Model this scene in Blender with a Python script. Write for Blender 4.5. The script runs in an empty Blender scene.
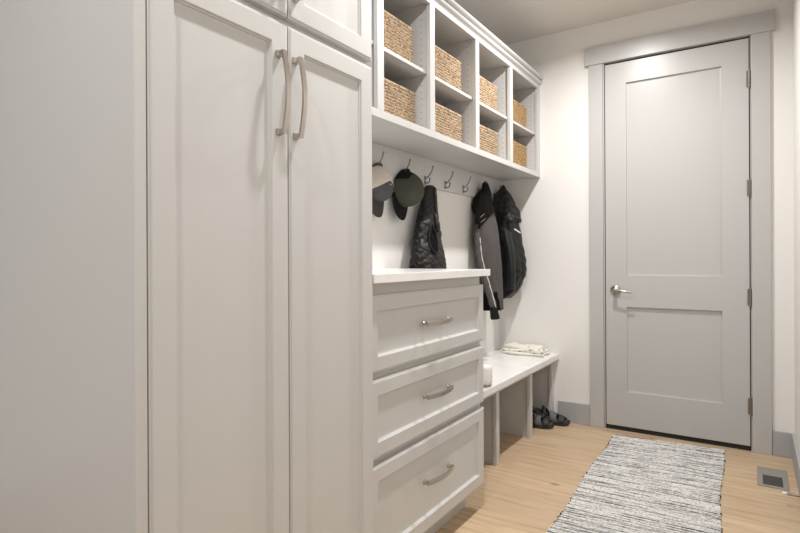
import bpy, bmesh, math, random
from mathutils import Vector, Matrix, noise
random.seed(7)
scn = bpy.context.scene
COL = scn.collection
PI = math.pi

# ------------------------------------------------------------------ materials
def srgb(r, g, b):
    f = lambda c: (c/255/12.92) if c/255 <= 0.04045 else ((c/255+0.055)/1.055)**2.4
    return (f(r), f(g), f(b), 1)

def new_mat(name):
    m = bpy.data.materials.new(name); m.use_nodes = True
    nt = m.node_tree
    b = nt.nodes['Principled BSDF']
    return m, nt, b

def paint(name, col, rough=.5, var=.03, bump=.0, scale=8, metal=0, spec=.5):
    m, nt, b = new_mat(name)
    N, L = nt.nodes, nt.links
    tc = N.new('ShaderNodeTexCoord'); nz = N.new('ShaderNodeTexNoise')
    nz.inputs['Scale'].default_value = scale; nz.inputs['Detail'].default_value = 4
    L.new(tc.outputs['Object'], nz.inputs['Vector'])
    mx = N.new('ShaderNodeMix'); mx.data_type = 'RGBA'
    c2 = tuple(c*(1-var*2) for c in col[:3]) + (1,)
    mx.inputs[6].default_value = col; mx.inputs[7].default_value = c2
    L.new(nz.outputs['Fac'], mx.inputs[0]); L.new(mx.outputs[2], b.inputs['Base Color'])
    b.inputs['Roughness'].default_value = rough; b.inputs['Metallic'].default_value = metal
    b.inputs['Specular IOR Level'].default_value = spec
    if bump:
        n2 = N.new('ShaderNodeTexNoise'); n2.inputs['Scale'].default_value = 260
        L.new(tc.outputs['Object'], n2.inputs['Vector'])
        bp = N.new('ShaderNodeBump'); bp.inputs['Strength'].default_value = bump; bp.inputs['Distance'].default_value = .002
        L.new(n2.outputs['Fac'], bp.inputs['Height']); L.new(bp.outputs['Normal'], b.inputs['Normal'])
    return m

M = {}
M['wall'] = paint('wall_paint', (.80, .785, .76, 1), .75, .01, .08)
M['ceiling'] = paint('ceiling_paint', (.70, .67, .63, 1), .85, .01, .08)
M['cab'] = paint('cabinet_paint', (.575, .570, .558, 1), .38, .01, .0)
M['door'] = paint('door_paint', (.49, .485, .475, 1), .33, .01)
M['base'] = paint('baseboard_paint', (.40, .405, .41, 1), .42, .01)
M['pin'] = paint('pin_hole_dark', (.12, .115, .11, 1), .7)
M['nickel'] = paint('brushed_nickel', (.50, .455, .41, 1), .28, .05, 0, 60, 1)
M['bronze'] = paint('aged_nickel', (.30, .275, .25, 1), .32, .08, 0, 60, 1)
M['black_rubber'] = paint('black_rubber', (.012, .012, .012, 1), .6)
M['white_rubber'] = paint('white_rubber', (.8, .78, .74, 1), .5)
M['vent'] = paint('vent_metal', (.30, .28, .25, 1), .45, .03, 0, 20, .15)
M['duct'] = paint('duct_dark', (.06, .055, .05, 1), .8)
M['olive'] = paint('olive_cotton', (.088, .090, .068, 1), .9, .12, .5, 40, spec=.2)
M['black_cloth'] = paint('black_cloth', (.009, .009, .0095, 1), .85, .1, .4, 40, spec=.25)
M['hat_white'] = paint('off_white_mesh', srgb(214, 205, 195), .9, .05, .6, 40, spec=.2)
M['hat_grey'] = paint('grey_cotton', (.095, .095, .10, 1), .9, .08, .5, 40, spec=.2)
M['hat_brown'] = paint('dark_taupe_cotton', (.075, .068, .064, 1), .9, .08, .5, 40, spec=.2)
M['vest'] = paint('black_quilted_nylon', (.020, .0165, .0155, 1), .5, .3, .2, 30, spec=.35)
M['lining'] = paint('black_lining', (.006, .006, .0065, 1), .95, spec=.1)
M['vest_trim'] = paint('charcoal_binding', (.03, .028, .027, 1), .75, spec=.2)
M['fleece'] = paint('grey_fleece', (.105, .095, .093, 1), .95, .12, .6, 60, spec=.15)
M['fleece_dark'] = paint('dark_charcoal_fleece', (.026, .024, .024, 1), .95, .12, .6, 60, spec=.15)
M['piping'] = paint('pale_piping', srgb(205, 200, 195), .7)
M['rain'] = paint('black_rain_shell', (.0105, .012, .0115, 1), .45, .2, .15, 25, spec=.4)
M['reflective'] = paint('white_reflective', srgb(225, 225, 225), .5)
M['shoe'] = paint('black_shoe', (.020, .020, .023, 1), .6, .1)
M['shoe_grey'] = paint('grey_shoe_strap', (.13, .135, .135, 1), .75, .1, .3)
M['shoe_sole'] = paint('dark_foam_sole', (.035, .033, .036, 1), .7, .05)
M['ceramic'] = paint('white_ceramic', (.80, .78, .75, 1), .3)
M['cork'] = paint('tan_wood', (.36, .31, .25, 1), .6, .1)

def quartz():
    m, nt, b = new_mat('white_quartz'); N, L = nt.nodes, nt.links
    tc = N.new('ShaderNodeTexCoord'); nz = N.new('ShaderNodeTexNoise')
    nz.inputs['Scale'].default_value = 5; nz.inputs['Detail'].default_value = 8; nz.inputs['Distortion'].default_value = 1.2
    L.new(tc.outputs['Object'], nz.inputs['Vector'])
    r = N.new('ShaderNodeValToRGB'); r.color_ramp.elements[0].position = .36; r.color_ramp.elements[0].color = (.80, .79, .775, 1)
    r.color_ramp.elements[1].position = .52; r.color_ramp.elements[1].color = (.86, .85, .835, 1)
    L.new(nz.outputs['Fac'], r.inputs['Fac']); L.new(r.outputs['Color'], b.inputs['Base Color'])
    b.inputs['Roughness'].default_value = .22
    return m
M['quartz'] = quartz()

def floor_mat():
    m, nt, b = new_mat('oak_planks'); N, L = nt.nodes, nt.links
    tc = N.new('ShaderNodeTexCoord')
    br = N.new('ShaderNodeTexBrick'); br.offset = .37; br.offset_frequency = 2
    for k, v in (('Scale', 1), ('Mortar Size', .0012), ('Mortar Smooth', .3), ('Bias', 0), ('Brick Width', 1.9), ('Row Height', .19)):
        br.inputs[k].default_value = v
    br.inputs['Color1'].default_value = (.0, .0, .0, 1); br.inputs['Color2'].default_value = (1, 1, 1, 1); br.inputs['Mortar'].default_value = (.5, .5, .5, 1)
    mp0 = N.new('ShaderNodeMapping'); mp0.inputs['Location'].default_value = (.55, .06, 0)
    L.new(tc.outputs['Object'], mp0.inputs['Vector']); L.new(mp0.outputs['Vector'], br.inputs['Vector'])
    # per plank shift for the grain
    mul = N.new('ShaderNodeVectorMath'); mul.operation = 'MULTIPLY_ADD'
    L.new(br.outputs['Color'], mul.inputs[0]); mul.inputs[1].default_value = (7, 5, 3); L.new(tc.outputs['Object'], mul.inputs[2])
    mp = N.new('ShaderNodeMapping'); mp.inputs['Scale'].default_value = (1.3, 16, 1)
    L.new(mul.outputs[0], mp.inputs['Vector'])
    nz = N.new('ShaderNodeTexNoise'); nz.inputs['Scale'].default_value = 2.2; nz.inputs['Detail'].default_value = 8; nz.inputs['Roughness'].default_value = .62; nz.inputs['Distortion'].default_value = .6
    L.new(mp.outputs['Vector'], nz.inputs['Vector'])
    r = N.new('ShaderNodeValToRGB'); e = r.color_ramp.elements
    e[0].position = .28; e[0].color = (.42, .285, .17, 1); e[1].position = .68; e[1].color = (.62, .47, .315, 1)
    mid = e.new(.48); mid.color = (.55, .40, .258, 1)
    L.new(nz.outputs['Fac'], r.inputs['Fac'])
    # plank tone
    hs = N.new('ShaderNodeHueSaturation'); mr = N.new('ShaderNodeMapRange')
    mr.inputs['To Min'].default_value = .88; mr.inputs['To Max'].default_value = 1.06
    L.new(br.outputs['Color'], mr.inputs['Value']); L.new(mr.outputs['Result'], hs.inputs['Value']); L.new(r.outputs['Color'], hs.inputs['Color'])
    # knots
    mk = N.new('ShaderNodeMapping'); mk.inputs['Scale'].default_value = (2.3, 4.6, 1); L.new(tc.outputs['Object'], mk.inputs['Vector'])
    vo = N.new('ShaderNodeTexVoronoi'); vo.inputs['Scale'].default_value = 1; L.new(mk.outputs['Vector'], vo.inputs['Vector'])
    rk = N.new('ShaderNodeValToRGB'); rk.color_ramp.elements[0].position = .02; rk.color_ramp.elements[0].color = (.30, .19, .11, 1)
    rk.color_ramp.elements[1].position = .085; rk.color_ramp.elements[1].color = (1, 1, 1, 1)
    L.new(vo.outputs['Distance'], rk.inputs['Fac'])
    m1 = N.new('ShaderNodeMix'); m1.data_type = 'RGBA'; m1.blend_type = 'MULTIPLY'; m1.inputs[0].default_value = .75
    L.new(hs.outputs['Color'], m1.inputs[6]); L.new(rk.outputs['Color'], m1.inputs[7])
    # seams
    m2 = N.new('ShaderNodeMix'); m2.data_type = 'RGBA'; m2.inputs[7].default_value = (.30, .19, .11, 1)
    ms = N.new('ShaderNodeMath'); ms.operation = 'MULTIPLY'; ms.inputs[1].default_value = .55
    L.new(br.outputs['Fac'], ms.inputs[0]); L.new(ms.outputs[0], m2.inputs[0]); L.new(m1.outputs[2], m2.inputs[6])
    L.new(m2.outputs[2], b.inputs['Base Color'])
    b.inputs['Roughness'].default_value = .42
    bp = N.new('ShaderNodeBump'); bp.inputs['Strength'].default_value = .12; bp.inputs['Distance'].default_value = .002
    L.new(nz.outputs['Fac'], bp.inputs['Height']); L.new(bp.outputs['Normal'], b.inputs['Normal'])
    return m
M['floor'] = floor_mat()

def rug_mat():
    m, nt, b = new_mat('woven_rag_rug'); N, L = nt.nodes, nt.links
    tc = N.new('ShaderNodeTexCoord')
    mp = N.new('ShaderNodeMapping'); mp.inputs['Scale'].default_value = (1.1, 88, 0); L.new(tc.outputs['Object'], mp.inputs['Vector'])
    nz = N.new('ShaderNodeTexNoise'); nz.inputs['Scale'].default_value = 1; nz.inputs['Detail'].default_value = 1.5; nz.inputs['Roughness'].default_value = .55
    L.new(mp.outputs['Vector'], nz.inputs['Vector'])
    r = N.new('ShaderNodeValToRGB'); e = r.color_ramp.elements
    e[0].position = .34; e[0].color = (.10, .098, .098, 1); e[1].position = .52; e[1].color = (.72, .71, .69, 1)
    e2 = e.new(.44); e2.color = (.42, .41, .40, 1)
    L.new(nz.outputs['Fac'], r.inputs['Fac'])
    # broken dashes along the weft
    mp2 = N.new('ShaderNodeMapping'); mp2.inputs['Scale'].default_value = (85, 115, 0); L.new(tc.outputs['Object'], mp2.inputs['Vector'])
    n2 = N.new('ShaderNodeTexNoise'); n2.inputs['Scale'].default_value = 1; n2.inputs['Detail'].default_value = 1; L.new(mp2.outputs['Vector'], n2.inputs['Vector'])
    r2 = N.new('ShaderNodeValToRGB'); r2.color_ramp.elements[0].position = .35; r2.color_ramp.elements[0].color = (.50, .49, .48, 1)
    r2.color_ramp.elements[1].position = .55; r2.color_ramp.elements[1].color = (1, 1, 1, 1)
    L.new(n2.outputs['Fac'], r2.inputs['Fac'])
    mx = N.new('ShaderNodeMix'); mx.data_type = 'RGBA'; mx.blend_type = 'MULTIPLY'; mx.inputs[0].default_value = .8
    L.new(r.outputs['Color'], mx.inputs[6]); L.new(r2.outputs['Color'], mx.inputs[7]); L.new(mx.outputs[2], b.inputs['Base Color'])
    b.inputs['Roughness'].default_value = .95; b.inputs['Specular IOR Level'].default_value = .15
    return m
M['rug'] = rug_mat()

def straw(name, warm):
    m, nt, b = new_mat(name); N, L = nt.nodes, nt.links
    tc = N.new('ShaderNodeTexCoord'); nz = N.new('ShaderNodeTexNoise'); nz.inputs['Scale'].default_value = 120; nz.inputs['Detail'].default_value = 3
    L.new(tc.outputs['Object'], nz.inputs['Vector'])
    r = N.new('ShaderNodeValToRGB'); e = r.color_ramp.elements
    if warm:
        cs = ((.12, .065, .025, 1), (.44, .28, .13, 1), (.60, .44, .26, 1))
    else:
        cs = ((.12, .075, .04, 1), (.43, .31, .20, 1), (.66, .54, .41, 1))
    e[0].position = .27; e[0].color = cs[0]; e[1].position = .72; e[1].color = cs[2]; x = e.new(.48); x.color = cs[1]
    L.new(nz.outputs['Fac'], r.inputs['Fac']); L.new(r.outputs['Color'], b.inputs['Base Color'])
    b.inputs['Roughness'].default_value = .8; b.inputs['Specular IOR Level'].default_value = .2
    return m
M['straw'] = straw('seagrass', False); M['straw_warm'] = straw('golden_seagrass', True)

def throw_mat():
    m, nt, b = new_mat('cream_woven_throw'); N, L = nt.nodes, nt.links
    tc = N.new('ShaderNodeTexCoord'); mp = N.new('ShaderNodeMapping'); mp.inputs['Scale'].default_value = (34, 26, 60)
    L.new(tc.outputs['Object'], mp.inputs['Vector'])
    nz = N.new('ShaderNodeTexNoise'); nz.inputs['Scale'].default_value = 1; nz.inputs['Detail'].default_value = 2; L.new(mp.outputs['Vector'], nz.inputs['Vector'])
    r = N.new('ShaderNodeValToRGB'); e = r.color_ramp.elements
    e[0].position = .30; e[0].color = (.12, .11, .10, 1); e[1].position = .41; e[1].color = (.80, .77, .70, 1)
    L.new(nz.outputs['Fac'], r.inputs['Fac']); L.new(r.outputs['Color'], b.inputs['Base Color']); b.inputs['Roughness'].default_value = .95
    return m
M['throw'] = throw_mat()

def glow_mat():
    m, nt, b = new_mat('lamp_diffuser')
    b.inputs['Emission Color'].default_value = (1, .93, .84, 1); b.inputs['Emission Strength'].default_value = 6
    return m
M['lamp'] = glow_mat()

# ------------------------------------------------------------------ helpers
def link(o): COL.objects.link(o); return o

def tag(o, label=None, cat=None, group=None, kind=None):
    if label: o['label'] = label
    if cat: o['category'] = cat
    if group: o['group'] = group
    if kind: o['kind'] = kind
    return o

def thing(name, label, cat, loc, group=None, kind=None):
    o = link(bpy.data.objects.new(name, None)); o.location = loc; o.empty_display_size = .05
    return tag(o, label, cat, group, kind)

def root_loc(p):
    v = Vector((0, 0, 0))
    while p: v += Vector(p.location); p = p.parent
    return v

def obj(name, bm, mats, parent=None, smooth=False, loc=None):
    """bm holds world coordinates; the object is stored relative to its parent (or to loc)."""
    if not isinstance(mats, (list, tuple)): mats = [mats]
    off = root_loc(parent) if parent else Vector(loc or (0, 0, 0))
    if off.length: bmesh.ops.translate(bm, verts=bm.verts, vec=-off)
    bmesh.ops.recalc_face_normals(bm, faces=bm.faces)
    me = bpy.data.meshes.new(name); bm.to_mesh(me); bm.free()
    for k in mats: me.materials.append(k)
    if smooth:
        me.polygons.foreach_set('use_smooth', [True]*len(me.polygons))
    o = link(bpy.data.objects.new(name, me))
    if parent: o.parent = parent
    else: o.location = off
    return o

def box(bm, x0, x1, y0, y1, z0, z1, bev=0, seg=2, mat=0):
    vs = [bm.verts.new((x, y, z)) for x in (x0, x1) for y in (y0, y1) for z in (z0, z1)]
    q = lambda a, b, c, d: bm.faces.new((vs[a], vs[b], vs[c], vs[d]))
    fs = [q(0, 1, 3, 2), q(4, 6, 7, 5), q(0, 4, 5, 1), q(2, 3, 7, 6), q(0, 2, 6, 4), q(1, 5, 7, 3)]
    for f in fs: f.material_index = mat
    if bev:
        es = list({e for f in fs for e in f.edges})
        bmesh.ops.bevel(bm, geom=es, offset=bev, segments=seg, profile=.6, affect='EDGES')
    return bm

def mkbox(name, dims, mat, parent=None, bev=.0015, loc=None):
    return obj(name, box(bmesh.new(), *dims, bev=bev), mat, parent, loc=loc)

def tube(bm, pts, radii, n=10, flat=1.0, up=None, mat=0, caps=True):
    pts = [Vector(p) for p in pts]
    if not isinstance(radii, (list, tuple)): radii = [radii]*len(pts)
    rings = []
    prev = None
    for i, p in enumerate(pts):
        a = pts[max(i-1, 0)]; b = pts[min(i+1, len(pts)-1)]
        t = (b-a).normalized()
        if prev is None:
            ref = Vector(up) if up else (Vector((0, 0, 1)) if abs(t.z) < .9 else Vector((1, 0, 0)))
        else: ref = prev
        n1 = (ref - t*ref.dot(t)).normalized(); n2 = t.cross(n1); prev = n1
        rings.append([bm.verts.new(p + n1*math.cos(2*PI*k/n)*radii[i] + n2*math.sin(2*PI*k/n)*radii[i]*flat) for k in range(n)])
    for r0, r1 in zip(rings, rings[1:]):
        for k in range(n):
            f = bm.faces.new((r0[k], r0[(k+1) % n], r1[(k+1) % n], r1[k])); f.material_index = mat
    if caps:
        for r in (rings[0], rings[-1]):
            f = bm.faces.new(r); f.material_index = mat
    return bm

def smooth_path(ctrl, n=8):
    P = [Vector(c) for c in ctrl]; out = []
    Q = [P[0]*2-P[1]] + P + [P[-1]*2-P[-2]]
    for i in range(1, len(Q)-2):
        for k in range(n):
            t = k/n; a, b, c, d = Q[i-1], Q[i], Q[i+1], Q[i+2]
            out.append(.5*((2*b)+(c-a)*t+(2*a-5*b+4*c-d)*t*t+(3*b-a-3*c+d)*t**3))
    out.append(P[-1]); return out

def lathe(bm, prof, center, axis='Z', n=28, mat=0):
    """prof: (radius, height) pairs about an axis through center."""
    c = Vector(center); rings = []
    for r, h in prof:
        ring = []
        for k in range(n):
            a = 2*PI*k/n; u, v = r*math.cos(a), r*math.sin(a)
            if axis == 'Z': p = Vector((u, v, h))
            elif axis == 'Y': p = Vector((u, h, v))
            else: p = Vector((h, u, v))
            ring.append(bm.verts.new(c+p))
        rings.append(ring)
    for r0, r1 in zip(rings, rings[1:]):
        for k in range(n):
            bm.faces.new((r0[k], r0[(k+1) % n], r1[(k+1) % n], r1[k])).material_index = mat
    for r in (rings[0], rings[-1]): bm.faces.new(r).material_index = mat
    return bm

def loops_panel(bm, fn, a0, a1, b0, b1, loops, close=True):
    """concentric rectangle loops [(inset, height)], closed in the middle; fn maps (a, b, h) to world."""
    rings = []
    for ins, h in loops:
        rings.append([bm.verts.new(fn(a, b, h)) for a, b in ((a0+ins, b0+ins), (a1-ins, b0+ins), (a1-ins, b1-ins), (a0+ins, b1-ins))])
    for r0, r1 in zip(rings, rings[1:]):
        for k in range(4): bm.faces.new((r0[k], r0[(k+1) % 4], r1[(k+1) % 4], r1[k]))
    if close: bm.faces.new(rings[-1])
    return rings

# ------------------------------------------------------------------ room shell
D = 3.825          # end wall
XL = -1.603        # left wall
XR = .195          # right wall
ZC = 2.757         # ceiling
YB = -2.2          # where the room is left open behind the camera

def structure(name, dims, mat, label, cat, bev=0):
    o = mkbox(name, dims, mat, None, bev)
    return tag(o, label, cat, kind='structure')

structure('floor', (-3.0, XR+.1, YB, D+.1, -.08, 0), M['floor'], 'light oak plank floor of the hallway', 'floor')
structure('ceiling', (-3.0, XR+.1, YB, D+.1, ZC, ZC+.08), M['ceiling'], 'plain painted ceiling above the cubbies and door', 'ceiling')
# end wall with its door opening
bm = bmesh.new()
box(bm, -3.0, -.846, D, D+.1, 0, ZC); box(bm, -.009, XR+.1, D, D+.1, 0, ZC); box(bm, -.846, -.009, D, D+.1, 2.475, ZC)
tag(obj('wall_back', bm, M['wall']), 'off-white end wall holding the grey door', 'wall', kind='structure')
structure('wall_left', (XL-.1, XL, 1.41, D, 0, ZC), M['wall'], 'off-white wall behind the hooks, coats and drawer unit', 'wall')
structure('wall_right', (XR, XR+.1, YB, D, 0, ZC), M['wall'], 'off-white wall at the far right edge, beside the door', 'wall')

def baseboard(name, dims, label):
    return structure(name, dims, M['base'], label, 'baseboard', bev=.003)
baseboard('baseboard_back', (-1.165, -.9425, D-.014, D, 0, .143), 'short grey baseboard between the bench and the door casing')
baseboard('baseboard_corner', (.0895, XR, D-.014, D, 0, .143), 'short grey baseboard between door casing and right corner')
baseboard('baseboard_right', (XR-.014, XR, YB, D-.0145, 0, .143), 'long grey baseboard running along the right wall')

# door casing
structure('trim_1', (-.941, -.849, D-.019, D, 0, 2.47), M['door'], 'grey vertical door casing on the handle side', 'trim', .002)
structure('trim_2', (-.006, .088, D-.019, D, 0, 2.47), M['door'], 'grey vertical door casing on the hinge side', 'trim', .002)
structure('trim_3', (-.965, .111, D-.027, D, 2.47, 2.589), M['door'], 'grey flat head casing above the door', 'trim', .002)
bm = bmesh.new()
box(bm, -.8455, -.8405, D-.012, D+.1, 0, 2.4695); box(bm, -.0125, -.0092, D-.004, D+.1, 0, 2.4695); box(bm, -.840, -.013, D-.004, D+.1, 2.4695, 2.4745)
box(bm, -.838, -.825, D+.045, D+.07, 0, 2.465); box(bm, -.028, -.015, D+.045, D+.07, 0, 2.465); box(bm, -.825, -.028, D+.045, D+.07, 2.452, 2.465)
tag(obj('trim_4', bm, M['door']), 'narrow grey door jamb lining the door opening', 'trim', kind='structure')
bm = bmesh.new()
box(bm, -.8404, -.8357, D+.010, D+.036, .013, 2.469); box(bm, -.0183, -.0126, D+.010, D+.036, .013, 2.469); box(bm, -.8403, -.0127, D+.010, D+.036, 2.4572, 2.4694)  # black strips added in the door gap to stop light leaking through
tag(obj('gap_blocker', bm, M['black_rubber']), 'added dark strip blocking light in the gap around the grey door', 'trim', kind='structure')
structure('trim_5', (-.838, -.015, D+.0, D+.1, 0, .012), M['black_rubber'], 'black threshold strip under the grey door', 'trim')

# ------------------------------------------------------------------ door
door = thing('door_1', 'tall grey two-panel interior door in end wall', 'door', (-.426, D, .03), kind='structure')
dx0, dx1, dz0, dz1 = -.8355, -.0185, .030, 2.457
yf = D-.004
fn = lambda a, b, h: (a, yf-h, b)
bm = bmesh.new()
xs = [dx0, -.703, -.158, dx1]; zs = [dz0, .262, .827, 1.036, 2.318, dz1]
gv = [[bm.verts.new(fn(x, z, 0)) for z in zs] for x in xs]
for i in range(3):
    for j in range(5):
        if i == 1 and j in (1, 3):
            lp = loops_panel(bm, fn, xs[1], xs[2], zs[j], zs[j+1], [(0, 0), (.0005, -.013), (.010, -.0145)])
        else:
            bm.faces.new((gv[i][j], gv[i+1][j], gv[i+1][j+1], gv[i][j+1]))
loops_panel(bm, fn, dx0, dx1, dz0, dz1, [(0, 0), (0, -.042)])
bmesh.ops.remove_doubles(bm, verts=bm.verts, dist=1e-5)
obj('door_slab', bm, M['door'], door)
mkbox('door_sweep', (dx0+.003, dx1-.003, D+.003, D+.036, .0125, .0285), M['black_rubber'], door, 0)
# lever handle
hx, hz = -.772, .937
bm = bmesh.new()
lathe(bm, [(.0001, 0), (.033, 0), (.033, -.006), (.029, -.011), (.014, -.013), (.0125, -.016), (.0125, -.05), (.0001, -.051)], (hx, yf-.0005, hz), 'Y', 32)
hd = obj('door_handle', bm, M['nickel'], door, True)
bm = bmesh.new()
pth = smooth_path([(hx-.012, yf-.052, hz), (hx+.01, yf-.056, hz+.001), (hx+.06, yf-.060, hz-.004), (hx+.112, yf-.054, hz-.012)], 8)
tube(bm, pth, [.0095 - .004*i/(len(pth)-1) for i in range(len(pth))], 12, .75)
obj('lever', bm, M['nickel'], hd, True)
mkbox('latch_plate', (-.8375, -.8362, yf-.0015, yf+.028, hz-.03, hz+.03), M['bronze'], door, 0)
for z in (2.214, 1.565, .916, .267):
    bm = bmesh.new()
    lathe(bm, [(.0001, -.054), (.004, -.054), (.0055, -.050), (.0068, -.050), (.0068, .050), (.0055, .050), (.004, .055), (.0001, .055)], (-.0145, D-.011, z), 'Z', 14)
    box(bm, -.030, -.0165, D-.0075, D-.0042, z-.048, z+.048)
    box(bm, -.0165, -.0115, D-.0072, D-.0042, z-.048, z+.048)
    obj('hinge', bm, M['bronze'], door, False)

# ------------------------------------------------------------------ cabinet fronts
def front_loops(t, rail):
    return [(0, 0), (0, t-.0045), (.0012, t-.003), (.0055, t-.003), (.0065, t-.0005), (.0085, t), (rail-.007, t), (rail-.0055, t-.0015),
            (rail-.0045, t-.0055), (rail-.002, t-.0065), (rail-.0005, t-.0105), (rail+.006, t-.0115)]

def front(name, X, y0, y1, z0, z1, parent, t=.020, rail=.06):
    """shaker style front on a plane facing +X; X is the back of the front"""
    bm = bmesh.new()
    rings = loops_panel(bm, lambda a, b, h: (X+h, a, b), y0, y1, z0, z1, front_loops(t, rail))
    bm.faces.new(rings[0])
    return obj(name, bm, M['cab'], parent)

def pull(parent, X, p0, p1, rise=.034, w=.0055):
    """arched bar pull between two feet p0, p1 (Y, Z) on a face at X"""
    bm = bmesh.new()
    a = Vector((X, *p0)); b = Vector((X, *p1)); n = 18
    along = (b-a).normalized(); side = along.cross(Vector((1, 0, 0))).normalized()
    for f, s in ((a, 1), (b, -1)):
        # flared square foot
        rings = []
        for h, hw in ((0, .0085), (.004, .0082), (.010, .0060), (.020, .0055), (.0235, .0062)):
            rings.append([bm.verts.new(f + Vector((h, 0, 0)) + along*hw*u + side*hw*v) for u, v in ((-1, -1), (1, -1), (1, 1), (-1, 1))])
        for r0, r1 in zip(rings, rings[1:]):
            for k in range(4): bm.faces.new((r0[k], r0[(k+1) % 4], r1[(k+1) % 4], r1[k]))
        bm.faces.new(rings[0]); bm.faces.new(rings[-1])
    rings = []
    for i in range(n+1):
        t = i/n; q = a.lerp(b, -.03+1.06*t); h = .021 + (rise-.021)*math.sin(PI*t)
        c = q + Vector((h, 0, 0))
        sl = (rise-.021)*PI*math.cos(PI*t)/((b-a).length)
        tg = (along + Vector((sl, 0, 0))).normalized(); nr = tg.cross(side).normalized()
        th = .0036
        rings.append([bm.verts.new(c + nr*th*u + side*w*v) for u, v in ((-1, -1), (1, -1), (1, 1), (-1, 1))])
    for r0, r1 in zip(rings, rings[1:]):
        for k in range(4): bm.faces.new((r0[k], r0[(k+1) % 4], r1[(k+1) % 4], r1[k]))
    bm.faces.new(rings[0]); bm.faces.new(rings[-1])
    bmesh.ops.bevel(bm, geom=[e for e in bm.edges], offset=.0008, segments=1, affect='EDGES')
    return obj('pull_handle', bm, M['nickel'], parent)

# tall cabinet -----------------------------------------------------
XT = -1.015
tc_ = thing('tall_cabinet', 'tall light-grey pantry cabinet with arched nickel pulls, nearest the camera', 'cabinet', (-1.4, 1.01, 0))
XTb = XT-.0205
bm = bmesh.new()
box(bm, -1.95, XTb-.0015, .628, 1.394, .11, 2.62, .001)
obj('cabinet_box', bm, M['cab'], tc_)
mkbox('side_panel', (-1.95, XT-.004, .6015, .6275, .0, 2.62), M['cab'], tc_, .0018)
mkbox('toe_kick', (-1.94, XT-.085, .632, 1.39, .0, .11), M['cab'], tc_, 0)
mkbox('top_moulding', (-1.95, XT+.02, .590, 1.394, 2.62, 2.70), M['cab'], tc_, .006)
ym = 1.0225
doors = []
for (y0, y1) in ((.6305, ym-.0015), (ym+.0015, 1.394)):
    doors.append(front('door', XTb, y0, y1, .115, 1.765, tc_, .0205, .0635))
for (y0, y1) in ((.6305, ym-.0015), (ym+.0015, 1.394)):
    doors.append(front('door', XTb, y0, y1, 1.785, 2.60, tc_, .0205, .0635))
for d, y, z0, z1 in ((doors[0], .984, 1.478, 1.678), (doors[1], 1.044, 1.478, 1.678), (doors[2], .984, 1.842, 2.03), (doors[3], 1.044, 1.842, 2.03)):
    pull(d, XT, (y, z0), (y, z1), .036, .0072)

# drawer unit ------------------------------------------------------
XD = -1.040; XDb = XD-.0205
du = thing('drawer_unit', 'light-grey three-drawer base cabinet under a white countertop', 'cabinet', (-1.33, 1.85, 0))
bm = bmesh.new()
box(bm, XL+.002, XDb-.0015, 1.396, 2.292, .11, 1.0725, .001)
obj('cabinet_box', bm, M['cab'], du)
mkbox('toe_kick', (XL+.002, XD-.085, 1.397, 2.290, 0, .11), M['cab'], du, 0)
for (z0, z1, zh) in ((.776, 1.033, .908), (.492, .752, .633), (.118, .468, .312)):
    d = front('drawer', XDb, 1.399, 2.291, z0, z1, du, .0205, .0585)
    pull(d, XD, (1.747, zh), (1.935, zh), .037, .0082)
ct = mkbox('countertop', (XL+.001, -1.012, 1.396, 2.304, 1.0735, 1.104), M['quartz'], None, .002, loc=(-1.3, 1.85, 1.0735))
tag(ct, 'white quartz countertop slab on the three-drawer unit', 'countertop')

# bench ------------------------------------------------------------
be = thing('bench', 'built-in bench with white quartz seat and open shoe bays, beside the drawer unit', 'bench', (-1.38, 3.06, 0))
mkbox('seat_top', (XL+.001, -1.158, 2.294, D-.001, .436, .472), M['quartz'], be, .002)
mkbox('apron', (-1.215, -1.197, 2.295, D-.002, .405, .4355), M['cab'], be, 0)
for yc_, w in ((2.817, .042), (3.357, .046), (3.800, .044)):
    bm = bmesh.new()
    box(bm, XL+.001, -1.2165, yc_-.010, yc_+.010, 0, .4355)
    box(bm, -1.216, -1.196, yc_-w/2, yc_+w/2, 0, .4355, .0015)
    obj('partition', bm, M['cab'], be)
mkbox('back_panel', (XL+.001, XL+.008, 2.295, D-.03, .0, .4355), M['cab'], be, 0)

# cubby shelf ------------------------------------------------------
XS = -1.288
cu = thing('cubby_shelf', 'light-grey wall cubby unit with crown moulding, holding woven baskets', 'shelf', (-1.45, 2.6, 1.737))
mkbox('bottom_board', (XL+.001, XS, 1.396, D-.001, 1.737, 1.769), M['cab'], cu, .0015)
mkbox('back_board', (XL+.001, XL+.008, 1.398, D-.002, 1.7695, 2.41), M['cab'], cu, 0)
mkbox('top_board', (XL+.0085, XS-.021, 1.398, D-.002, 2.385, 2.40), M['cab'], cu, 0)
stiles = [1.418, 1.829, 2.262, 2.769, 3.278, 3.801]
for i, ys_ in enumerate(stiles):
    hw = .023
    bm = bmesh.new()
    t0, t1 = ys_-.015, min(ys_+.015, D-.003)
    box(bm, XL+.0085, XS-.021, t0, t1, 1.7695, 2.3845)
    # shelf pin holes, small discs let into both faces
    for xx in (XS-.055, XL+.06):
        z = 1.80
        while z < 2.37:
            for yy in (t0-.0002, t1+.0002):
                vs = [bm.verts.new((xx+.0028*math.cos(k*PI/4), yy, z+.0028*math.sin(k*PI/4))) for k in range(8)]
                bm.faces.new(vs).material_index = 1
            z += .032
    obj('divider', bm, [M['cab'], M['pin']], cu)
    mkbox('face_stile', (XS-.0205, XS-.0005, ys_-hw, min(ys_+hw, D-.001), 1.7695, 2.375), M['cab'], cu, .0012)
for a, b in zip(stiles, stiles[1:]):
    mkbox('middle_shelf', (XL+.0085, XS-.024, a+.0155, b-.0155, 2.041, 2.057), M['cab'], cu, .001)
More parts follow.
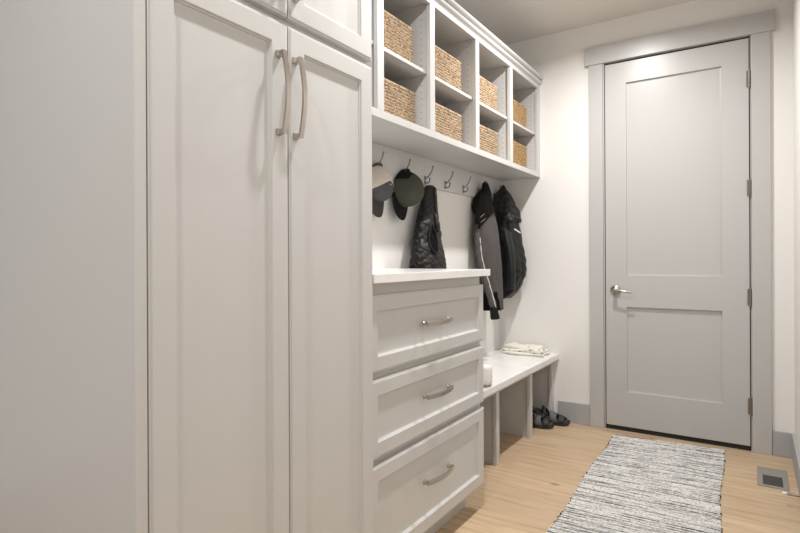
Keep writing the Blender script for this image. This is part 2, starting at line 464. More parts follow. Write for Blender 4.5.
mkbox('top_rail', (XS-.0205, XS, 1.397, D-.001, 2.3755, 2.404), M['cab'], cu, .001)
bm = bmesh.new()
prof = [(-.02, 2.4045), (.003, 2.4045), (.003, 2.4085)]
prof += [(.004+.0135*math.cos(q*PI/10-PI/2), 2.4225+.0135*math.sin(q*PI/10-PI/2)) for q in range(0, 11)]
prof += [(-.001, 2.4375), (.010, 2.4395)]
prof += [(.0145+.0135*math.cos(q*PI/10-PI/2), 2.4535+.0135*math.sin(q*PI/10-PI/2)) for q in range(0, 11)] + [(-.02, 2.4675)]
e0 = [bm.verts.new((XS+x, 1.397, z)) for x, z in prof]; e1 = [bm.verts.new((XS+x, D-.001, z)) for x, z in prof]
for k in range(len(prof)): bm.faces.new((e0[k], e0[(k+1) % len(prof)], e1[(k+1) % len(prof)], e1[k]))
bm.faces.new(e0); bm.faces.new(e1)
obj('crown_moulding', bm, M['cab'], cu)

# baskets ----------------------------------------------------------
def basket_mesh(W, Dp, H):
    """woven box: rows of twisted strands as real relief; local coordinates, base at z=0"""
    bm = bmesh.new()
    rc = .022
    # rounded rectangle perimeter
    def perim(s, off):
        w, d = W/2-rc, Dp/2-rc
        segs = [(2*d, 'l'), (PI/2*rc, 0), (2*w, 'l'), (PI/2*rc, 0), (2*d, 'l'), (PI/2*rc, 0), (2*w, 'l'), (PI/2*rc, 0)]
        corners = [(d, w, 0), (-d, w, 90), (-d, -w, 180), (d, -w, 270)]
        starts = [((d, -w), (0, 1), 2*w, (d, w), 0), ((d, w), (-1, 0), 2*d, (-d, w), 90), ((-d, w), (0, -1), 2*w, (-d, -w), 180), ((-d, -w), (1, 0), 2*d, (d, -w), 270)]
        for (st, dr, ln, cc, a0) in starts:
            if s < ln:
                nx, ny = dr[1], -dr[0]
                return st[0]+dr[0]*s+nx*(rc+off), st[1]+dr[1]*s+ny*(rc+off)
            s -= ln
            if s < PI/2*rc:
                a = math.radians(a0)+s/rc
                return cc[0]+math.cos(a)*(rc+off), cc[1]+math.sin(a)*(rc+off)
            s -= PI/2*rc
        return starts[0][0][0]+rc+off, starts[0][0][1]
    L = 2*(W-2*rc)+2*(Dp-2*rc)+2*PI*rc
    nb = int(L/.0185)//2*2; ns = nb*5; rows = int(H/.0145); nz = rows*4
    rnd = random.Random(3)
    jit = [[rnd.uniform(.6, 1.25) for _ in range(nb)] for _ in range(rows)]
    grid = []
    for j in range(nz+1):
        zz = j/4; r = min(int(zz), rows-1); fz = zz-r
        ring = []
        for i in range(ns):
            ph = i/5 + .5*(r % 2) + .35*(fz-.5)
            k = int(ph) % nb
            bulge = (abs(math.sin(PI*ph))**.7)*(max(0, math.sin(PI*min(max(fz, 0), 1)))**.6)*jit[r][k]
            x, y = perim(i/ns*L, -.008+.0105*bulge)
            ring.append(bm.verts.new((x, y, .002+zz/rows*(H-.004))))
        grid.append(ring)
    for a, b in zip(grid, grid[1:]):
        for i in range(ns): bm.faces.new((a[i], a[(i+1) % ns], b[(i+1) % ns], b[i]))
    bm.faces.new(grid[0])
    # inner wall
    n2 = 80
    top = [bm.verts.new((*perim(i/n2*L, -.013), H-.002)) for i in range(n2)]
    low = [bm.verts.new((*perim(i/n2*L, -.013), .012)) for i in range(n2)]
    for i in range(n2): bm.faces.new((low[i], low[(i+1) % n2], top[(i+1) % n2], top[i]))
    bm.faces.new(low)
    # rim braid
    br = bmesh.new(); nr = 150; rr = []
    for i in range(nr):
        x, y = perim(i/nr*L, -.007); x2, y2 = perim(((i+.5) % nr)/nr*L, -.006); n = Vector((x2-x, y2-y, 0))
        rad = .0075*(.8+.25*abs(math.sin(i*PI*.5)))
        xo, yo = perim(i/nr*L, 0); nn = Vector((xo-x, yo-y, 0)).normalized()
        rr.append([br.verts.new(Vector((x, y, H-.003)) + nn*math.cos(2*PI*k/8)*rad + Vector((0, 0, 1))*math.sin(2*PI*k/8)*rad) for k in range(8)])
    for i in range(nr):
        a, b = rr[i], rr[(i+1) % nr]
        for k in range(8): br.faces.new((a[k], a[(k+1) % 8], b[(k+1) % 8], b[k]))
    return bm, br

BW, BD, BH = .385, .225, .190
bb, brm = basket_mesh(BW, BD, BH)
proto = thing('storage_basket', '', 'basket', (0, 0, 0))
pb = obj('basket_body', bb, M['straw'], proto, True); pr = obj('rim', brm, M['straw'], proto, True)
def mesh_variant(src, mat):
    me = src.data.copy(); me.materials.clear(); me.materials.append(mat); return me
warm_b, warm_r = mesh_variant(pb, M['straw_warm']), mesh_variant(pr, M['straw_warm'])
colnames = ['leftmost', 'second', 'third', 'rightmost']
first = True
for ci, (a, b) in enumerate(zip(stiles[1:], stiles[2:])):
    for lvl, zb in (('upper', 2.0575), ('lower', 1.7695)):
        if first: t = proto; ch = [pb, pr]; first = False
        else:
            t = link(proto.copy()); ch = []
            for s in (pb, pr):
                c = link(s.copy()); c.parent = t; ch.append(c)
        if ci == 3: ch[0].data = warm_b; ch[1].data = warm_r
        gap = b-a-.032
        up = lvl == 'upper'
        wd_ = gap-(.062 if up else .020)
        t.location = (XS-(.060 if up else .074)-BD/2, a+.016+.008+wd_/2, zb)
        t.scale = (1, wd_/BW, (.99, .96, .94, .89)[ci] if up else .97)
        rowtxt = 'upper' if lvl == 'upper' else 'lower'
        where = {0: 'in the cubby column beside the tall cabinet', 1: 'in the second cubby column from left', 2: 'in the third cubby column from left', 3: 'in the cubby column beside the end wall'}[ci]
        tone = 'golden' if ci == 3 else 'tan'
        tag(t, f'{rowtxt} {tone} woven basket {where}', 'basket', 'woven baskets in the cubbies')

# hook rail --------------------------------------------------------
HK = [2.190, 2.436, 2.684, 2.929, 3.174, 3.420, 3.664]
XRail = XL+.019
hr = thing('hook_rail', 'light-grey hook board below the cubbies with seven double coat hooks', 'hook rail', (XL, 2.7, 1.57))
mkbox('board', (XL+.001, XRail, 1.398, D-.002, 1.572, 1.7365), M['cab'], hr, .002)
for y in HK:
    bm = bmesh.new()
    zb = 1.605
    box(bm, XRail, XRail+.004, y-.0085, y+.0085, zb-.024, zb+.026, .0018)
    p = smooth_path([(XRail+.003, y, zb+.012), (XRail+.016, y, zb+.016), (XRail+.034, y, zb+.032), (XRail+.048, y, zb+.054), (XRail+.054, y, zb+.072)], 6)
    tube(bm, p, .0038, 10)
    p = smooth_path([(XRail+.003, y, zb-.010), (XRail+.014, y, zb-.016), (XRail+.028, y, zb-.012), (XRail+.034, y, zb+.006)], 6)
    tube(bm, p, .0036, 10)
    for c in ((XRail+.0545, y, zb+.075), (XRail+.0343, y, zb+.009)):
        bmesh.ops.create_uvsphere(bm, u_segments=10, v_segments=8, radius=.0058, matrix=Matrix.Translation(c))
    obj('coat_hook', bm, M['bronze'], hr, True)

# ------------------------------------------------------------------ garments
def interp(levels, z):
    """levels sorted top to bottom: (z, Xc, Yc, a, b)"""
    if z >= levels[0][0]: return levels[0][1:]
    for (p, q) in zip(levels, levels[1:]):
        if q[0] <= z <= p[0]:
            t = (p[0]-z)/(p[0]-q[0])
            return tuple(u+(v-u)*t for u, v in zip(p[1:], q[1:]))
    return levels[-1][1:]

def make_surf(levels, folds=(), quilt=None, seed=0, crinkle=None):
    rnd = random.Random(seed)
    def surf(t, z, off=0):
        Xc, Yc, a, b = interp(levels, z)
        h = (levels[0][0]-z)/(levels[0][0]-levels[-1][0])
        m = 1.0
        for (k, amp, ph, dr) in folds:
            m += amp*(.25+.75*h)*math.sin(k*t+ph+dr*h)
        if quilt:
            pitch, slant, amp = quilt
            w = ((levels[0][0]-z) + slant*t)/pitch
            m += amp*(abs(math.sin(PI*w))**.6-.6)
        if crinkle:
            amp, fy, fz = crinkle
            q = Vector((math.cos(t)*b*fy+seed*7, math.sin(t)*b*fy, z*fz + math.sin(t)*b*fz*.6))
            m += amp*(noise.noise(q) + .5*noise.noise(q*2.3))
        p = Vector((Xc+a*m*math.cos(t), Yc+b*m*math.sin(t), z))
        if off: p += Vector((math.cos(t)*b, math.sin(t)*a, 0)).normalized()*off
        lim = XRail+.002 if z > 1.566 else XL+.004
        if p.x < lim: p.x = lim
        return p
    return surf

def loft(surf, z0, z1, nz=60, nt=72, capz=.0, t0=None):
    bm = bmesh.new(); rings = []
    for j in range(nz+1):
        z = z0+(z1-z0)*j/nz
        rings.append([bm.verts.new(surf(2*PI*k/nt, z)) for k in range(nt)])
    for r0, r1 in zip(rings, rings[1:]):
        for k in range(nt): bm.faces.new((r0[k], r0[(k+1) % nt], r1[(k+1) % nt], r1[k]))
    for r, s in ((rings[0], .006), (rings[-1], .004)):
        c = Vector((0, 0, 0))
        for v in r: c += v.co
        c /= len(r); c.z += s if r is rings[0] else s
        cv = bm.verts.new(c)
        for k in range(nt): bm.faces.new((r[k], r[(k+1) % nt], cv))
    return bm

def patch(surf, outline, off, rows=8):
    """fan-filled patch lying on a garment surface; outline [(t, z)]"""
    bm = bmesh.new()
    ct_ = sum(p[0] for p in outline)/len(outline); cz = sum(p[1] for p in outline)/len(outline)
    rings = []
    for r in range(rows):
        f = 1-r/rows
        rings.append([bm.verts.new(surf(ct_+(t-ct_)*f, cz+(z-cz)*f, off)) for t, z in outline])
    n = len(outline)
    for r0, r1 in zip(rings, rings[1:]):
        for k in range(n): bm.faces.new((r0[k], r0[(k+1) % n], r1[(k+1) % n], r1[k]))
    bm.faces.new(rings[-1])
    return bm

# quilted vest
VEST = [(1.572, -1.552, 2.686, .020, .030), (1.559, -1.548, 2.683, .030, .045), (1.517, -1.546, 2.672, .033, .064), (1.458, -1.540, 2.652, .038, .074), (1.400, -1.535, 2.638, .044, .087),
        (1.343, -1.530, 2.627, .050, .103), (1.303, -1.528, 2.627, .053, .113), (1.258, -1.525, 2.616, .055, .118), (1.202, -1.515, 2.602, .065, .135), (1.157, -1.510, 2.602, .070, .146), (1.1065, -1.505, 2.595, .075, .149), (1.02, -1.502, 2.592, .078, .155), (.935, -1.500, 2.590, .080, .156)]
ve = thing('quilted_vest', 'black quilted puffer vest with an open armhole, hanging beside the olive cap', 'vest', (-1.53, 2.62, .935))
sv = make_surf(VEST, ((3, .05, .4, 1.5), (5, .04, 2.1, -2.6)), (.042, .055, .05), 1, (.075, 26, 40))
obj('vest_body', loft(sv, 1.572, .935, 140, 90), M['vest'], ve, True)
tcn, zc_ = math.radians(-22), 1.262
outl = []
for k in range(28):
    a = 2*PI*k/28
    u = math.sin(a)*(.30 if math.cos(a) < 0 else .30*(1-.55*max(0, math.cos(a))))
    outl.append((tcn+u+.10*(-math.cos(a)), zc_+.080*math.cos(a)))
obj('armhole', patch(sv, outl, .006), M['lining'], ve, True)
bm = bmesh.new()
pts = [sv(t, z, .008) for t, z in outl]; pts.append(pts[0])
tube(bm, pts, .0034, 8, caps=False)
obj('armhole_binding', bm, M['vest_trim'], ve, True)
bm = bmesh.new()
tube(bm, [sv(math.radians(-5)+.10*k/10, 1.40-.10*k/10, .004) for k in range(11)], [.010, .013, .014, .013, .014, .015, .014, .015, .014, .012, .008], 10)
tube(bm, [sv(math.radians(-10)+.02*k, 1.555-.014*k, .002) for k in range(11)], .0045, 8)
obj('collar', bm, M['vest'], ve, True)
bm = bmesh.new()
tube(bm, [sv(math.radians(-62)+.004*k, 1.170-.006*k, .003) for k in range(11)], .0028, 6)
obj('pocket_zip', bm, M['vest_trim'], ve, True)

# grey fleece jacket
GREY = [(1.682, -1.545, 3.432, .008, .012), (1.670, -1.545, 3.432, .018, .026), (1.640, -1.540, 3.426, .024, .034), (1.602, -1.535, 3.416, .033, .052), (1.531, -1.530, 3.398, .045, .084), (1.463, -1.525, 3.392, .053, .100),
        (1.381, -1.515, 3.390, .064, .100), (1.278, -1.508, 3.388, .072, .112), (1.197, -1.503, 3.388, .076, .108), (1.089, -1.498, 3.392, .078, .098), (.939, -1.492, 3.398, .078, .090), (.812, -1.488, 3.402, .076, .086)]
gj = thing('fleece_jacket', 'grey fleece jacket with dark hood and pale piping, hanging left of the black rain jacket', 'jacket', (-1.51, 3.4, .8))
sg = make_surf(GREY, ((3, .07, 1.0, 1.0), (5, .06, .2, 1.8), (8, .035, 1.9, -1.2)), None, 2, (.07, 16, 9))
obj('jacket_body', loft(sg, 1.60, .812, 90, 84), M['fleece'], gj, True)
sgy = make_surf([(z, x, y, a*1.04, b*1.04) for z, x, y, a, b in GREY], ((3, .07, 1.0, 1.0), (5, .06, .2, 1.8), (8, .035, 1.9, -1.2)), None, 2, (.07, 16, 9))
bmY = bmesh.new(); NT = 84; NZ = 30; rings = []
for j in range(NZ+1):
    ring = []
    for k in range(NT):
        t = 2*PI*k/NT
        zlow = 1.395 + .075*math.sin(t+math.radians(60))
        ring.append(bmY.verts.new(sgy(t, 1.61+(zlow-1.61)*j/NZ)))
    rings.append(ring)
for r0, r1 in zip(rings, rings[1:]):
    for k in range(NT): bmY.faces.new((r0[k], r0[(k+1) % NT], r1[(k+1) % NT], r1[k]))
obj('upper_band', bmY, M['fleece_dark'], gj, True)  # darker band over the upper body, lower edge slanted
sgh = make_surf([(z, x+.002, y, a*1.07, b*1.07) for z, x, y, a, b in GREY], ((3, .09, .3, 2.0), (4, .08, .5, 2.8), (7, .04, 1.9, -2)), None, 2)
bm = loft(sgh, 1.682, 1.590, 36, 72)
# loose fold of the hood on the near side
fold = smooth_path([(-1.556, 3.402, 1.62), (-1.566, 3.352, 1.545), (-1.567, 3.337, 1.49), (-1.565, 3.352, 1.45)], 6)
tube(bm, fold, [.010+.022*math.sin(PI*(i+1)/(len(fold)+1)) for i in range(len(fold))], 12)
obj('hood', bm, M['black_cloth'], gj, True)
def sleeve(parent, ctrl, r0, r1, mat):
    bm = bmesh.new(); p = smooth_path(ctrl, 9); n = len(p)
    rr = [r0+(r1-r0)*i/(n-1) + .0022*math.sin(i*1.7) for i in range(n)]
    tube(bm, p, rr, 18, 1.15)
    return obj('sleeve', bm, mat, parent, True)
slc = [(-1.546, 3.315, 1.375), (-1.536, 3.290, 1.29), (-1.513, 3.280, 1.14), (-1.465, 3.280, .985), (-1.422, 3.283, .835)]
sl = sleeve(gj, slc, .026, .023, M['fleece'])
bm = bmesh.new()
p = smooth_path([(x+.022, y-.011, z) for x, y, z in slc[1:]], 9)
tube(bm, p, .0038, 8)
obj('sleeve_piping', bm, M['piping'], sl, True)
bm = bmesh.new()
tube(bm, [(-1.424, 3.283, .845), (-1.420, 3.285, .815), (-1.414, 3.288, .770), (-1.413, 3.289, .757)], [.022, .026, .030, .029], 16)
obj('cuff', bm, M['black_cloth'], sl, True)
bm = bmesh.new()
sgl = make_surf([(z, x, y-.012, a*.93, b) for z, x, y, a, b in GREY], ((3, .06, 1.0, 1.0),), None, 2)
for j in range(1):
    bm2 = loft(sgl, .93, .806, 12, 60)
obj('lining', bm2, M['lining'], gj, True)
bm.free()
# two short pale chest stripes
bm = bmesh.new()
for z0 in (1.425, 1.392):
    tube(bm, [sgy(math.radians(-84)+.062*k, z0+.0035*k, .003) for k in range(9)], [.0008, .0014, .002, .0022, .0022, .002, .0016, .0012, .0008], 6)
obj('chest_stripe', bm, M['piping'], gj, True)

# black rain jacket
def lv(z, xf, yc, b, back=-1.592):
    a = (xf-back)/2
    return (z, back+a, yc, a, b)
BLK = [lv(1.684, -1.512, 3.690, .004, -1.524), lv(1.670, -1.502, 3.690, .014, -1.54), lv(1.612, -1.462, 3.690, .055, -1.575), lv(1.543, -1.432, 3.690, .078), lv(1.484, -1.410, 3.692, .088), lv(1.430, -1.396, 3.694, .092), lv(1.405, -1.404, 3.694, .088),
       lv(1.344, -1.398, 3.698, .090), lv(1.250, -1.378, 3.702, .092), lv(1.141, -1.358, 3.704, .092), lv(1.068, -1.350, 3.705, .092), lv(1.0, -1.362, 3.705, .088), lv(.94, -1.385, 3.700, .082), lv(.905, -1.41, 3.695, .075)]
rj = thing('rain_jacket', 'black hooded rain jacket with white reflective dash, hanging nearest the end wall', 'jacket', (-1.5, 3.69, .88))
RF = ((3, .045, 2.0, 1.5), (5, .05, .9, -1.4), (8, .035, .3, 2.2), (11, .02, .5, -3))
sb = make_surf(BLK, RF, None, 3, (.11, 14, 12))
bm = loft(sb, 1.46, .905, 80, 84)
for v in bm.verts:                       # hem rises towards the front edge
    h = max(0, (1.06-v.co.z)/.155)
    v.co.z += h*.085*max(0, (v.co.x+1.50)/.12) - h*.045
obj('jacket_body', bm, M['rain'], rj, True)
sbh = make_surf([(z, x, y, a*1.05, b*1.05) for z, x, y, a, b in BLK], ((3, .05, 2.0, 1.5), (4, .06, .4, -3.4), (7, .035, .3, 4.2)), None, 3, (.16, 16, 18))
obj('hood', loft(sbh, 1.684, 1.408, 50, 72), M['rain'], rj, True)
bm = bmesh.new()
slp = smooth_path([(-1.455, 3.598, 1.33), (-1.425, 3.590, 1.20), (-1.415, 3.594, 1.05), (-1.425, 3.602, .935)], 9)
tube(bm, slp, [.030-.004*i/(len(slp)-1) for i in range(len(slp))], 18, 1.5)
obj('sleeve', bm, M['rain'], rj, True)
bm = bmesh.new()
tube(bm, [sb(math.radians(-38)+.055*k, 1.360-.0022*k, .006) for k in range(12)], .0060, 8, .5)
obj('reflective_dash', bm, M['reflective'], rj, True)

# ------------------------------------------------------------------ caps on the first two hooks
def cap(name, label, yc, zc, roll, mats, back_test, depth, ry, rz, hook_y):
    """crown bulges into the room (+X), opening against the wall, bill down; roll turns it about X"""
    x0 = XRail+.006
    R = Matrix.Rotation(roll, 3, 'X')
    c = Vector((x0, yc, zc))
    root = thing(name, label, 'cap', (x0, yc, zc-.16), 'caps on the hooks')
    W = lambda p: c + R @ Vector(p)
    bm = bmesh.new(); nr, nt = 66, 216; rings = []
    for j in range(nr+1):
        ph = PI/2*j/nr*.985
        f, d = math.cos(ph)**.82, math.sin(ph)**.95
        ring = []
        for k in range(nt):
            a = 2*PI*k/nt
            seam = 1-.022*max(0, 1-abs(((a/(PI/3)) % 1)-.5 if False else min((a/(PI/3)) % 1, 1-(a/(PI/3)) % 1))*14)
            wob = 1+.025*math.sin(2*a+1)+.02*math.sin(3*a+.5)
            ring.append(bm.verts.new(W((depth*d*(1-.12*math.cos(a)*(f)), ry*f*seam*wob*math.sin(a), rz*f*seam*wob*math.cos(a) - .012*d))))
        rings.append(ring)
    for j, (r0, r1) in enumerate(zip(rings, rings[1:])):
        for k in range(nt):
            f = bm.faces.new((r0[k], r0[(k+1) % nt], r1[(k+1) % nt], r1[k]))
            a = 2*PI*(k+.5)/nt; fr = j/nr
            f.material_index = 1 if back_test(math.cos(a)*math.cos(PI/2*fr), math.sin(a)*math.cos(PI/2*fr), fr) else 0
    bm.faces.new(rings[-1])
    # inner skin
    ins = [[bm.verts.new(c + (v.co-c)*.95 + Vector((.0015, 0, 0))) for v in r] for r in (rings[0], rings[18], rings[36], rings[51])]
    for r0, r1 in zip(ins, ins[1:]):
        for k in range(nt): bm.faces.new((r0[k], r0[(k+1) % nt], r1[(k+1) % nt], r1[k])).material_index = 1
    bm.faces.new(ins[-1]).material_index = 1
    for k in range(nt): bm.faces.new((rings[0][k], rings[0][(k+1) % nt], ins[0][(k+1) % nt], ins[0][k]))
    obj('crown', bm, [mats[0], mats[1]], root, True)
    # bill: curved plate growing from the lower rim
    bm = bmesh.new(); top, bot = [], []
    nu, nv = 20, 10
    for th, store in ((.0, top), (-.0035, bot)):
        for i in range(nu+1):
            u = -1+2*i/nu; row = []
            for j in range(nv+1):
                v = j/nv
                ln = .082*(1-abs(u)**3.2*.85)
                ang = u*1.02
                y = ry*.98*math.sin(ang)*(1+.16*v); z = -rz*.98*math.cos(ang) - ln*v
                x = .010 + .026*(1-u*u)*(.35+.65*v) - .006*v + th
                row.append(bm.verts.new(W((x, y, z))))
            store.append(row)
    for g in (top, bot):
        for i in range(nu):
            for j in range(nv): bm.faces.new((g[i][j], g[i+1][j], g[i+1][j+1], g[i][j+1]))
    edge = lambda g: [g[0][j] for j in range(nv+1)] + [g[i][nv] for i in range(1, nu+1)] + [g[nu][j] for j in range(nv-1, -1, -1)] + [g[i][0] for i in range(nu-1, 0, -1)]
    e0, e1 = edge(top), edge(bot)
    for k in range(len(e0)): bm.faces.new((e0[k], e0[(k+1) % len(e0)], e1[(k+1) % len(e0)], e1[k]))
    obj('bill', bm, mats[2], root, True)
    # strap hooked over the prong
    bm = bmesh.new()
    sp = smooth_path([W((.006, -ry*.55, rz*.78)), W((.018, -ry*.25, rz*1.0)), W((.022, 0, rz*1.07)), W((.018, ry*.25, rz*1.0)), W((.006, ry*.55, rz*.78))], 6)
    tube(bm, sp, .009, 10, .25, up=(0, 0, 1))
    obj('back_strap', bm, mats[1], root, True)
    bm = bmesh.new()
    bmesh.ops.create_uvsphere(bm, u_segments=12, v_segments=8, radius=.005, matrix=Matrix.Translation(W((depth*.975, 0, -.012))))
    obj('button', bm, mats[0], root, True)
    return root

cap('baseball_cap', 'off-white trucker cap with grey front, half hidden by the tall cabinet', 2.190, 1.530, math.radians(-8),
    (M['hat_white'], M['hat_grey'], M['hat_brown']), lambda z, y, fr: z < -.62+.80*fr, .092, .080, .092, 2.19)
cap('baseball_cap', 'olive green cap with black bill hanging beside the black vest', 2.432, 1.530, math.radians(-20),
    (M['olive'], M['black_cloth'], M['black_cloth']), lambda z, y, fr: z > .15+.30*fr and fr < .42 and y < .12-.5*fr, .130, .084, .100, 2.436)

# ------------------------------------------------------------------ things on and under the bench
# folded throw
bm = bmesh.new()
ZB = .4725
rt = random.Random(5)
def slab(bm, x0, x1, y0, y1, z0, z1, seed):
    nx, ny = 44, 44; r = random.Random(seed); f = [(r.uniform(8, 26), r.uniform(8, 26), r.uniform(0, 6)) for _ in range(5)]
    wob = lambda x, y: sum(math.sin(a*x+b*y+c) for a, b, c in f)/5
    T, B = [], []
    for i in range(nx+1):
        rt_, rb_ = [], []
        for j in range(ny+1):
            u, v = i/nx, j/ny
            ex = min(u, 1-u, .08)/.08; ey = min(v, 1-v, .08)/.08
            rnd_ = math.sqrt(max(0, 1-(1-ex)**2))*math.sqrt(max(0, 1-(1-ey)**2))
            x = x0+(x1-x0)*u + .010*math.sin(9*v+seed)+.006*math.sin(23*v+seed); y = y0+(y1-y0)*v + .010*math.sin(8*u+seed*2)
            w = wob(x, y); zm = (z0+z1)/2
            rt_.append(bm.verts.new((x, y, zm+(z1-zm)*rnd_ + .011*w*rnd_)))
            rb_.append(bm.verts.new((x, y, zm-(zm-z0)*rnd_)))
        T.append(rt_); B.append(rb_)
    for g in (T, B):
        for i in range(nx):
            for j in range(ny): bm.faces.new((g[i][j], g[i+1][j], g[i+1][j+1], g[i][j+1]))
    bmesh.ops.remove_doubles(bm, verts=[v for row in T+B for v in row], dist=1e-5)
slab(bm, -1.530, -1.215, 3.625, 3.808, ZB, ZB+.022, 1)
slab(bm, -1.510, -1.222, 3.640, 3.806, ZB+.018, ZB+.042, 2)
slab(bm, -1.500, -1.260, 3.665, 3.80, ZB+.036, ZB+.060, 4)
o = obj('folded_throw', bm, M['throw'], None, True, loc=(-1.38, 3.67, ZB))
tag(o, 'folded cream throw with black flecks at the far end of the bench', 'blanket')

# white jar peeking out beside the drawer unit
jr = thing('storage_jar', 'small white rounded jar on a tan foot, mostly hidden behind the drawer unit', 'jar', (-1.203, 2.655, ZB))
bm = bmesh.new()
lathe(bm, [(.0001, .0125), (.036, .0125), (.041, .018), (.042, .03), (.042, .095), (.039, .108), (.029, .115), (.0001, .116)], (-1.203, 2.655, ZB), 'Z', 36)
obj('jar_body', bm, M['ceramic'], jr, True)
bm = bmesh.new(); lathe(bm, [(.0001, 0), (.036, 0), (.037, .003), (.037, .012), (.0001, .012)], (-1.203, 2.655, ZB), 'Z', 36)
obj('foot', bm, M['cork'], jr)

# sandals
def sandal(label, toe, heading):
    c = Vector(toe); ca, sa = math.cos(heading), math.sin(heading)
    root = thing('sandal', label, 'shoe', (toe[0]-ca*.135, toe[1]-sa*.135, 0), 'sandals under the bench')
    W = lambda l, w, z: (c.x - ca*(-l) - sa*w, c.y - sa*(-l) + ca*w, z)   # l runs 0 (toe) to -.27 (heel)
    LEN = .275
    def half(s):   # half width along the foot, s 0 toe .. 1 heel
        return .047*(math.sin(PI*min(1, max(0, s*.98+.012)))**.42)*(1-.22*math.exp(-((s-.62)/.16)**2)) * (1-.12*s)
    bm = bmesh.new(); n = 30; lay = []
    for z, k in ((.001, .94), (.006, 1.0), (.020, 1.0), (.028, .97), (.030, .90)):
        ring = []
        for i in range(n+1):
            s = i/n; l = -s*LEN; ring.append(bm.verts.new(W(l, half(s)*k, z + .012*max(0, .25-s)**2*16*(z > .0) + (.012*s if z > .01 else 0))))
        for i in range(n-1, 0, -1):
            s = i/n; l = -s*LEN; ring.append(bm.verts.new(W(l, -half(s)*k, z + .012*max(0, .25-s)**2*16*(z > .0) + (.012*s if z > .01 else 0))))
        lay.append(ring)
    m = len(lay[0])
    for r0, r1 in zip(lay, lay[1:]):
        for k in range(m): bm.faces.new((r0[k], r0[(k+1) % m], r1[(k+1) % m], r1[k]))
    bm.faces.new(lay[0]); bm.faces.new(lay[-1])
    obj('sole', bm, M['shoe_sole'], root, True)
    def strap(s0, s1, h, mat, name, lean=0):
        bm = bmesh.new(); nu, nv = 16, 6; A, B = [], []
        for th, st in ((.0, A), (.005, B)):
            for i in range(nv+1):
                s = s0+(s1-s0)*i/nv; row = []
                for j in range(nu+1):
                    a = PI*j/nu; hw = half(s)*1.0+th
                    hh = h*(1+.25*(i/nv-.5)) + th
                    row.append(bm.verts.new(W(-s*LEN - lean*math.sin(a), hw*math.cos(a), .020+.012*s+hh*math.sin(a)**.8)))
                st.append(row)
        for g in (A, B):
            for i in range(nv):
                for j in range(nu): bm.faces.new((g[i][j], g[i+1][j], g[i+1][j+1], g[i][j+1]))
        ed = lambda g: [g[0][j] for j in range(nu+1)]+[g[i][nu] for i in range(1, nv+1)]+[g[nv][j] for j in range(nu-1, -1, -1)]+[g[i][0] for i in range(nv-1, 0, -1)]
        e0, e1 = ed(A), ed(B)
        for k in range(len(e0)): bm.faces.new((e0[k], e0[(k+1) % len(e0)], e1[(k+1) % len(e0)], e1[k]))
        return obj(name, bm, mat, root, True)
    strap(.10, .24, .036, M['shoe'], 'toe_strap')
    strap(.27, .44, .052, M['shoe_grey'], 'instep_strap', .01)
    strap(.52, .62, .075, M['shoe'], 'ankle_strap', .02)
    bm = bmesh.new()
    hp = smooth_path([W(-.60*LEN, half(.6), .05), W(-.82*LEN, half(.85)*.95, .068), W(-.985*LEN, 0, .075), W(-.82*LEN, -half(.85)*.95, .068), W(-.60*LEN, -half(.6), .05)], 7)
    tube(bm, hp, .014, 10, .35, up=(0, 0, 1))
    obj('heel_strap', bm, M['shoe_grey'], root, True)
    return root
sandal('black and grey strappy sandal beside the bench partition, nearer of the pair', (-1.130, 3.612, 0), math.radians(6))
sandal('black strappy sandal beside the end wall, farther of the pair', (-1.058, 3.724, 0), math.radians(-2))

# ------------------------------------------------------------------ rug
RA = math.radians(2.4)
rc_, rs_ = math.cos(RA), math.sin(RA)
rugroot = thing('area_rug', 'woven rag runner rug, white with dark grey stripes, before the door', 'rug', (-.457, 3.718, 0))
rugroot.rotation_euler.z = math.radians(1.5)
LENR, WR = 1.95, .612
pitch = .0105; rows = int(LENR/pitch); nx = 40
bm = bmesh.new(); prev = None; rj_ = random.Random(11); fr = bmesh.new()
x_off = 0
def add_row(y, z, dl, dr):
    return [bm.verts.new((-WR/2-dl+(WR+dl+dr)*i/nx, y+.05*WR*(i/nx-.5), z+.0008*math.sin(i*1.9+y*300))) for i in range(nx+1)]
first_top = None; allrows = []
for r in range(rows):
    dl, dr = rj_.uniform(-.003, .004), rj_.uniform(-.003, .004)
    sway = .006*math.sin(r*.07)
    for fy, z in ((.0, .0035), (.25, .0075), (.55, .0088), (.85, .0070)):
        allrows.append(add_row(-(r+fy)*pitch, z, dl-sway, dr+sway))
    if rj_.random() < .30:
        for s, d in ((-1, dl-sway), (1, dr+sway)):
            if rj_.random() < .6:
                bmesh.ops.create_uvsphere(fr, u_segments=8, v_segments=6, radius=.0045, matrix=Matrix.Translation((s*(WR/2+d-.001), -(r+.5)*pitch+s*.025*WR, .0055)))
for a, b in zip(allrows, allrows[1:]):
    for i in range(nx): bm.faces.new((a[i], a[i+1], b[i+1], b[i]))
bl = [bm.verts.new((v.co.x, v.co.y, .0006)) for v in allrows[0]]; bl2 = [bm.verts.new((v.co.x, v.co.y, .0006)) for v in allrows[-1]]
for i in range(nx):
    bm.faces.new((bl[i], bl[i+1], allrows[0][i+1], allrows[0][i])); bm.faces.new((allrows[-1][i], allrows[-1][i+1], bl2[i+1], bl2[i]))
sideL = [r[0] for r in allrows]; sideR = [r[-1] for r in allrows]
lowL = [bm.verts.new((v.co.x, v.co.y, .0006)) for v in sideL]; lowR = [bm.verts.new((v.co.x, v.co.y, .0006)) for v in sideR]
for k in range(len(sideL)-1):
    bm.faces.new((sideL[k], sideL[k+1], lowL[k+1], lowL[k])); bm.faces.new((sideR[k], sideR[k+1], lowR[k+1], lowR[k]))
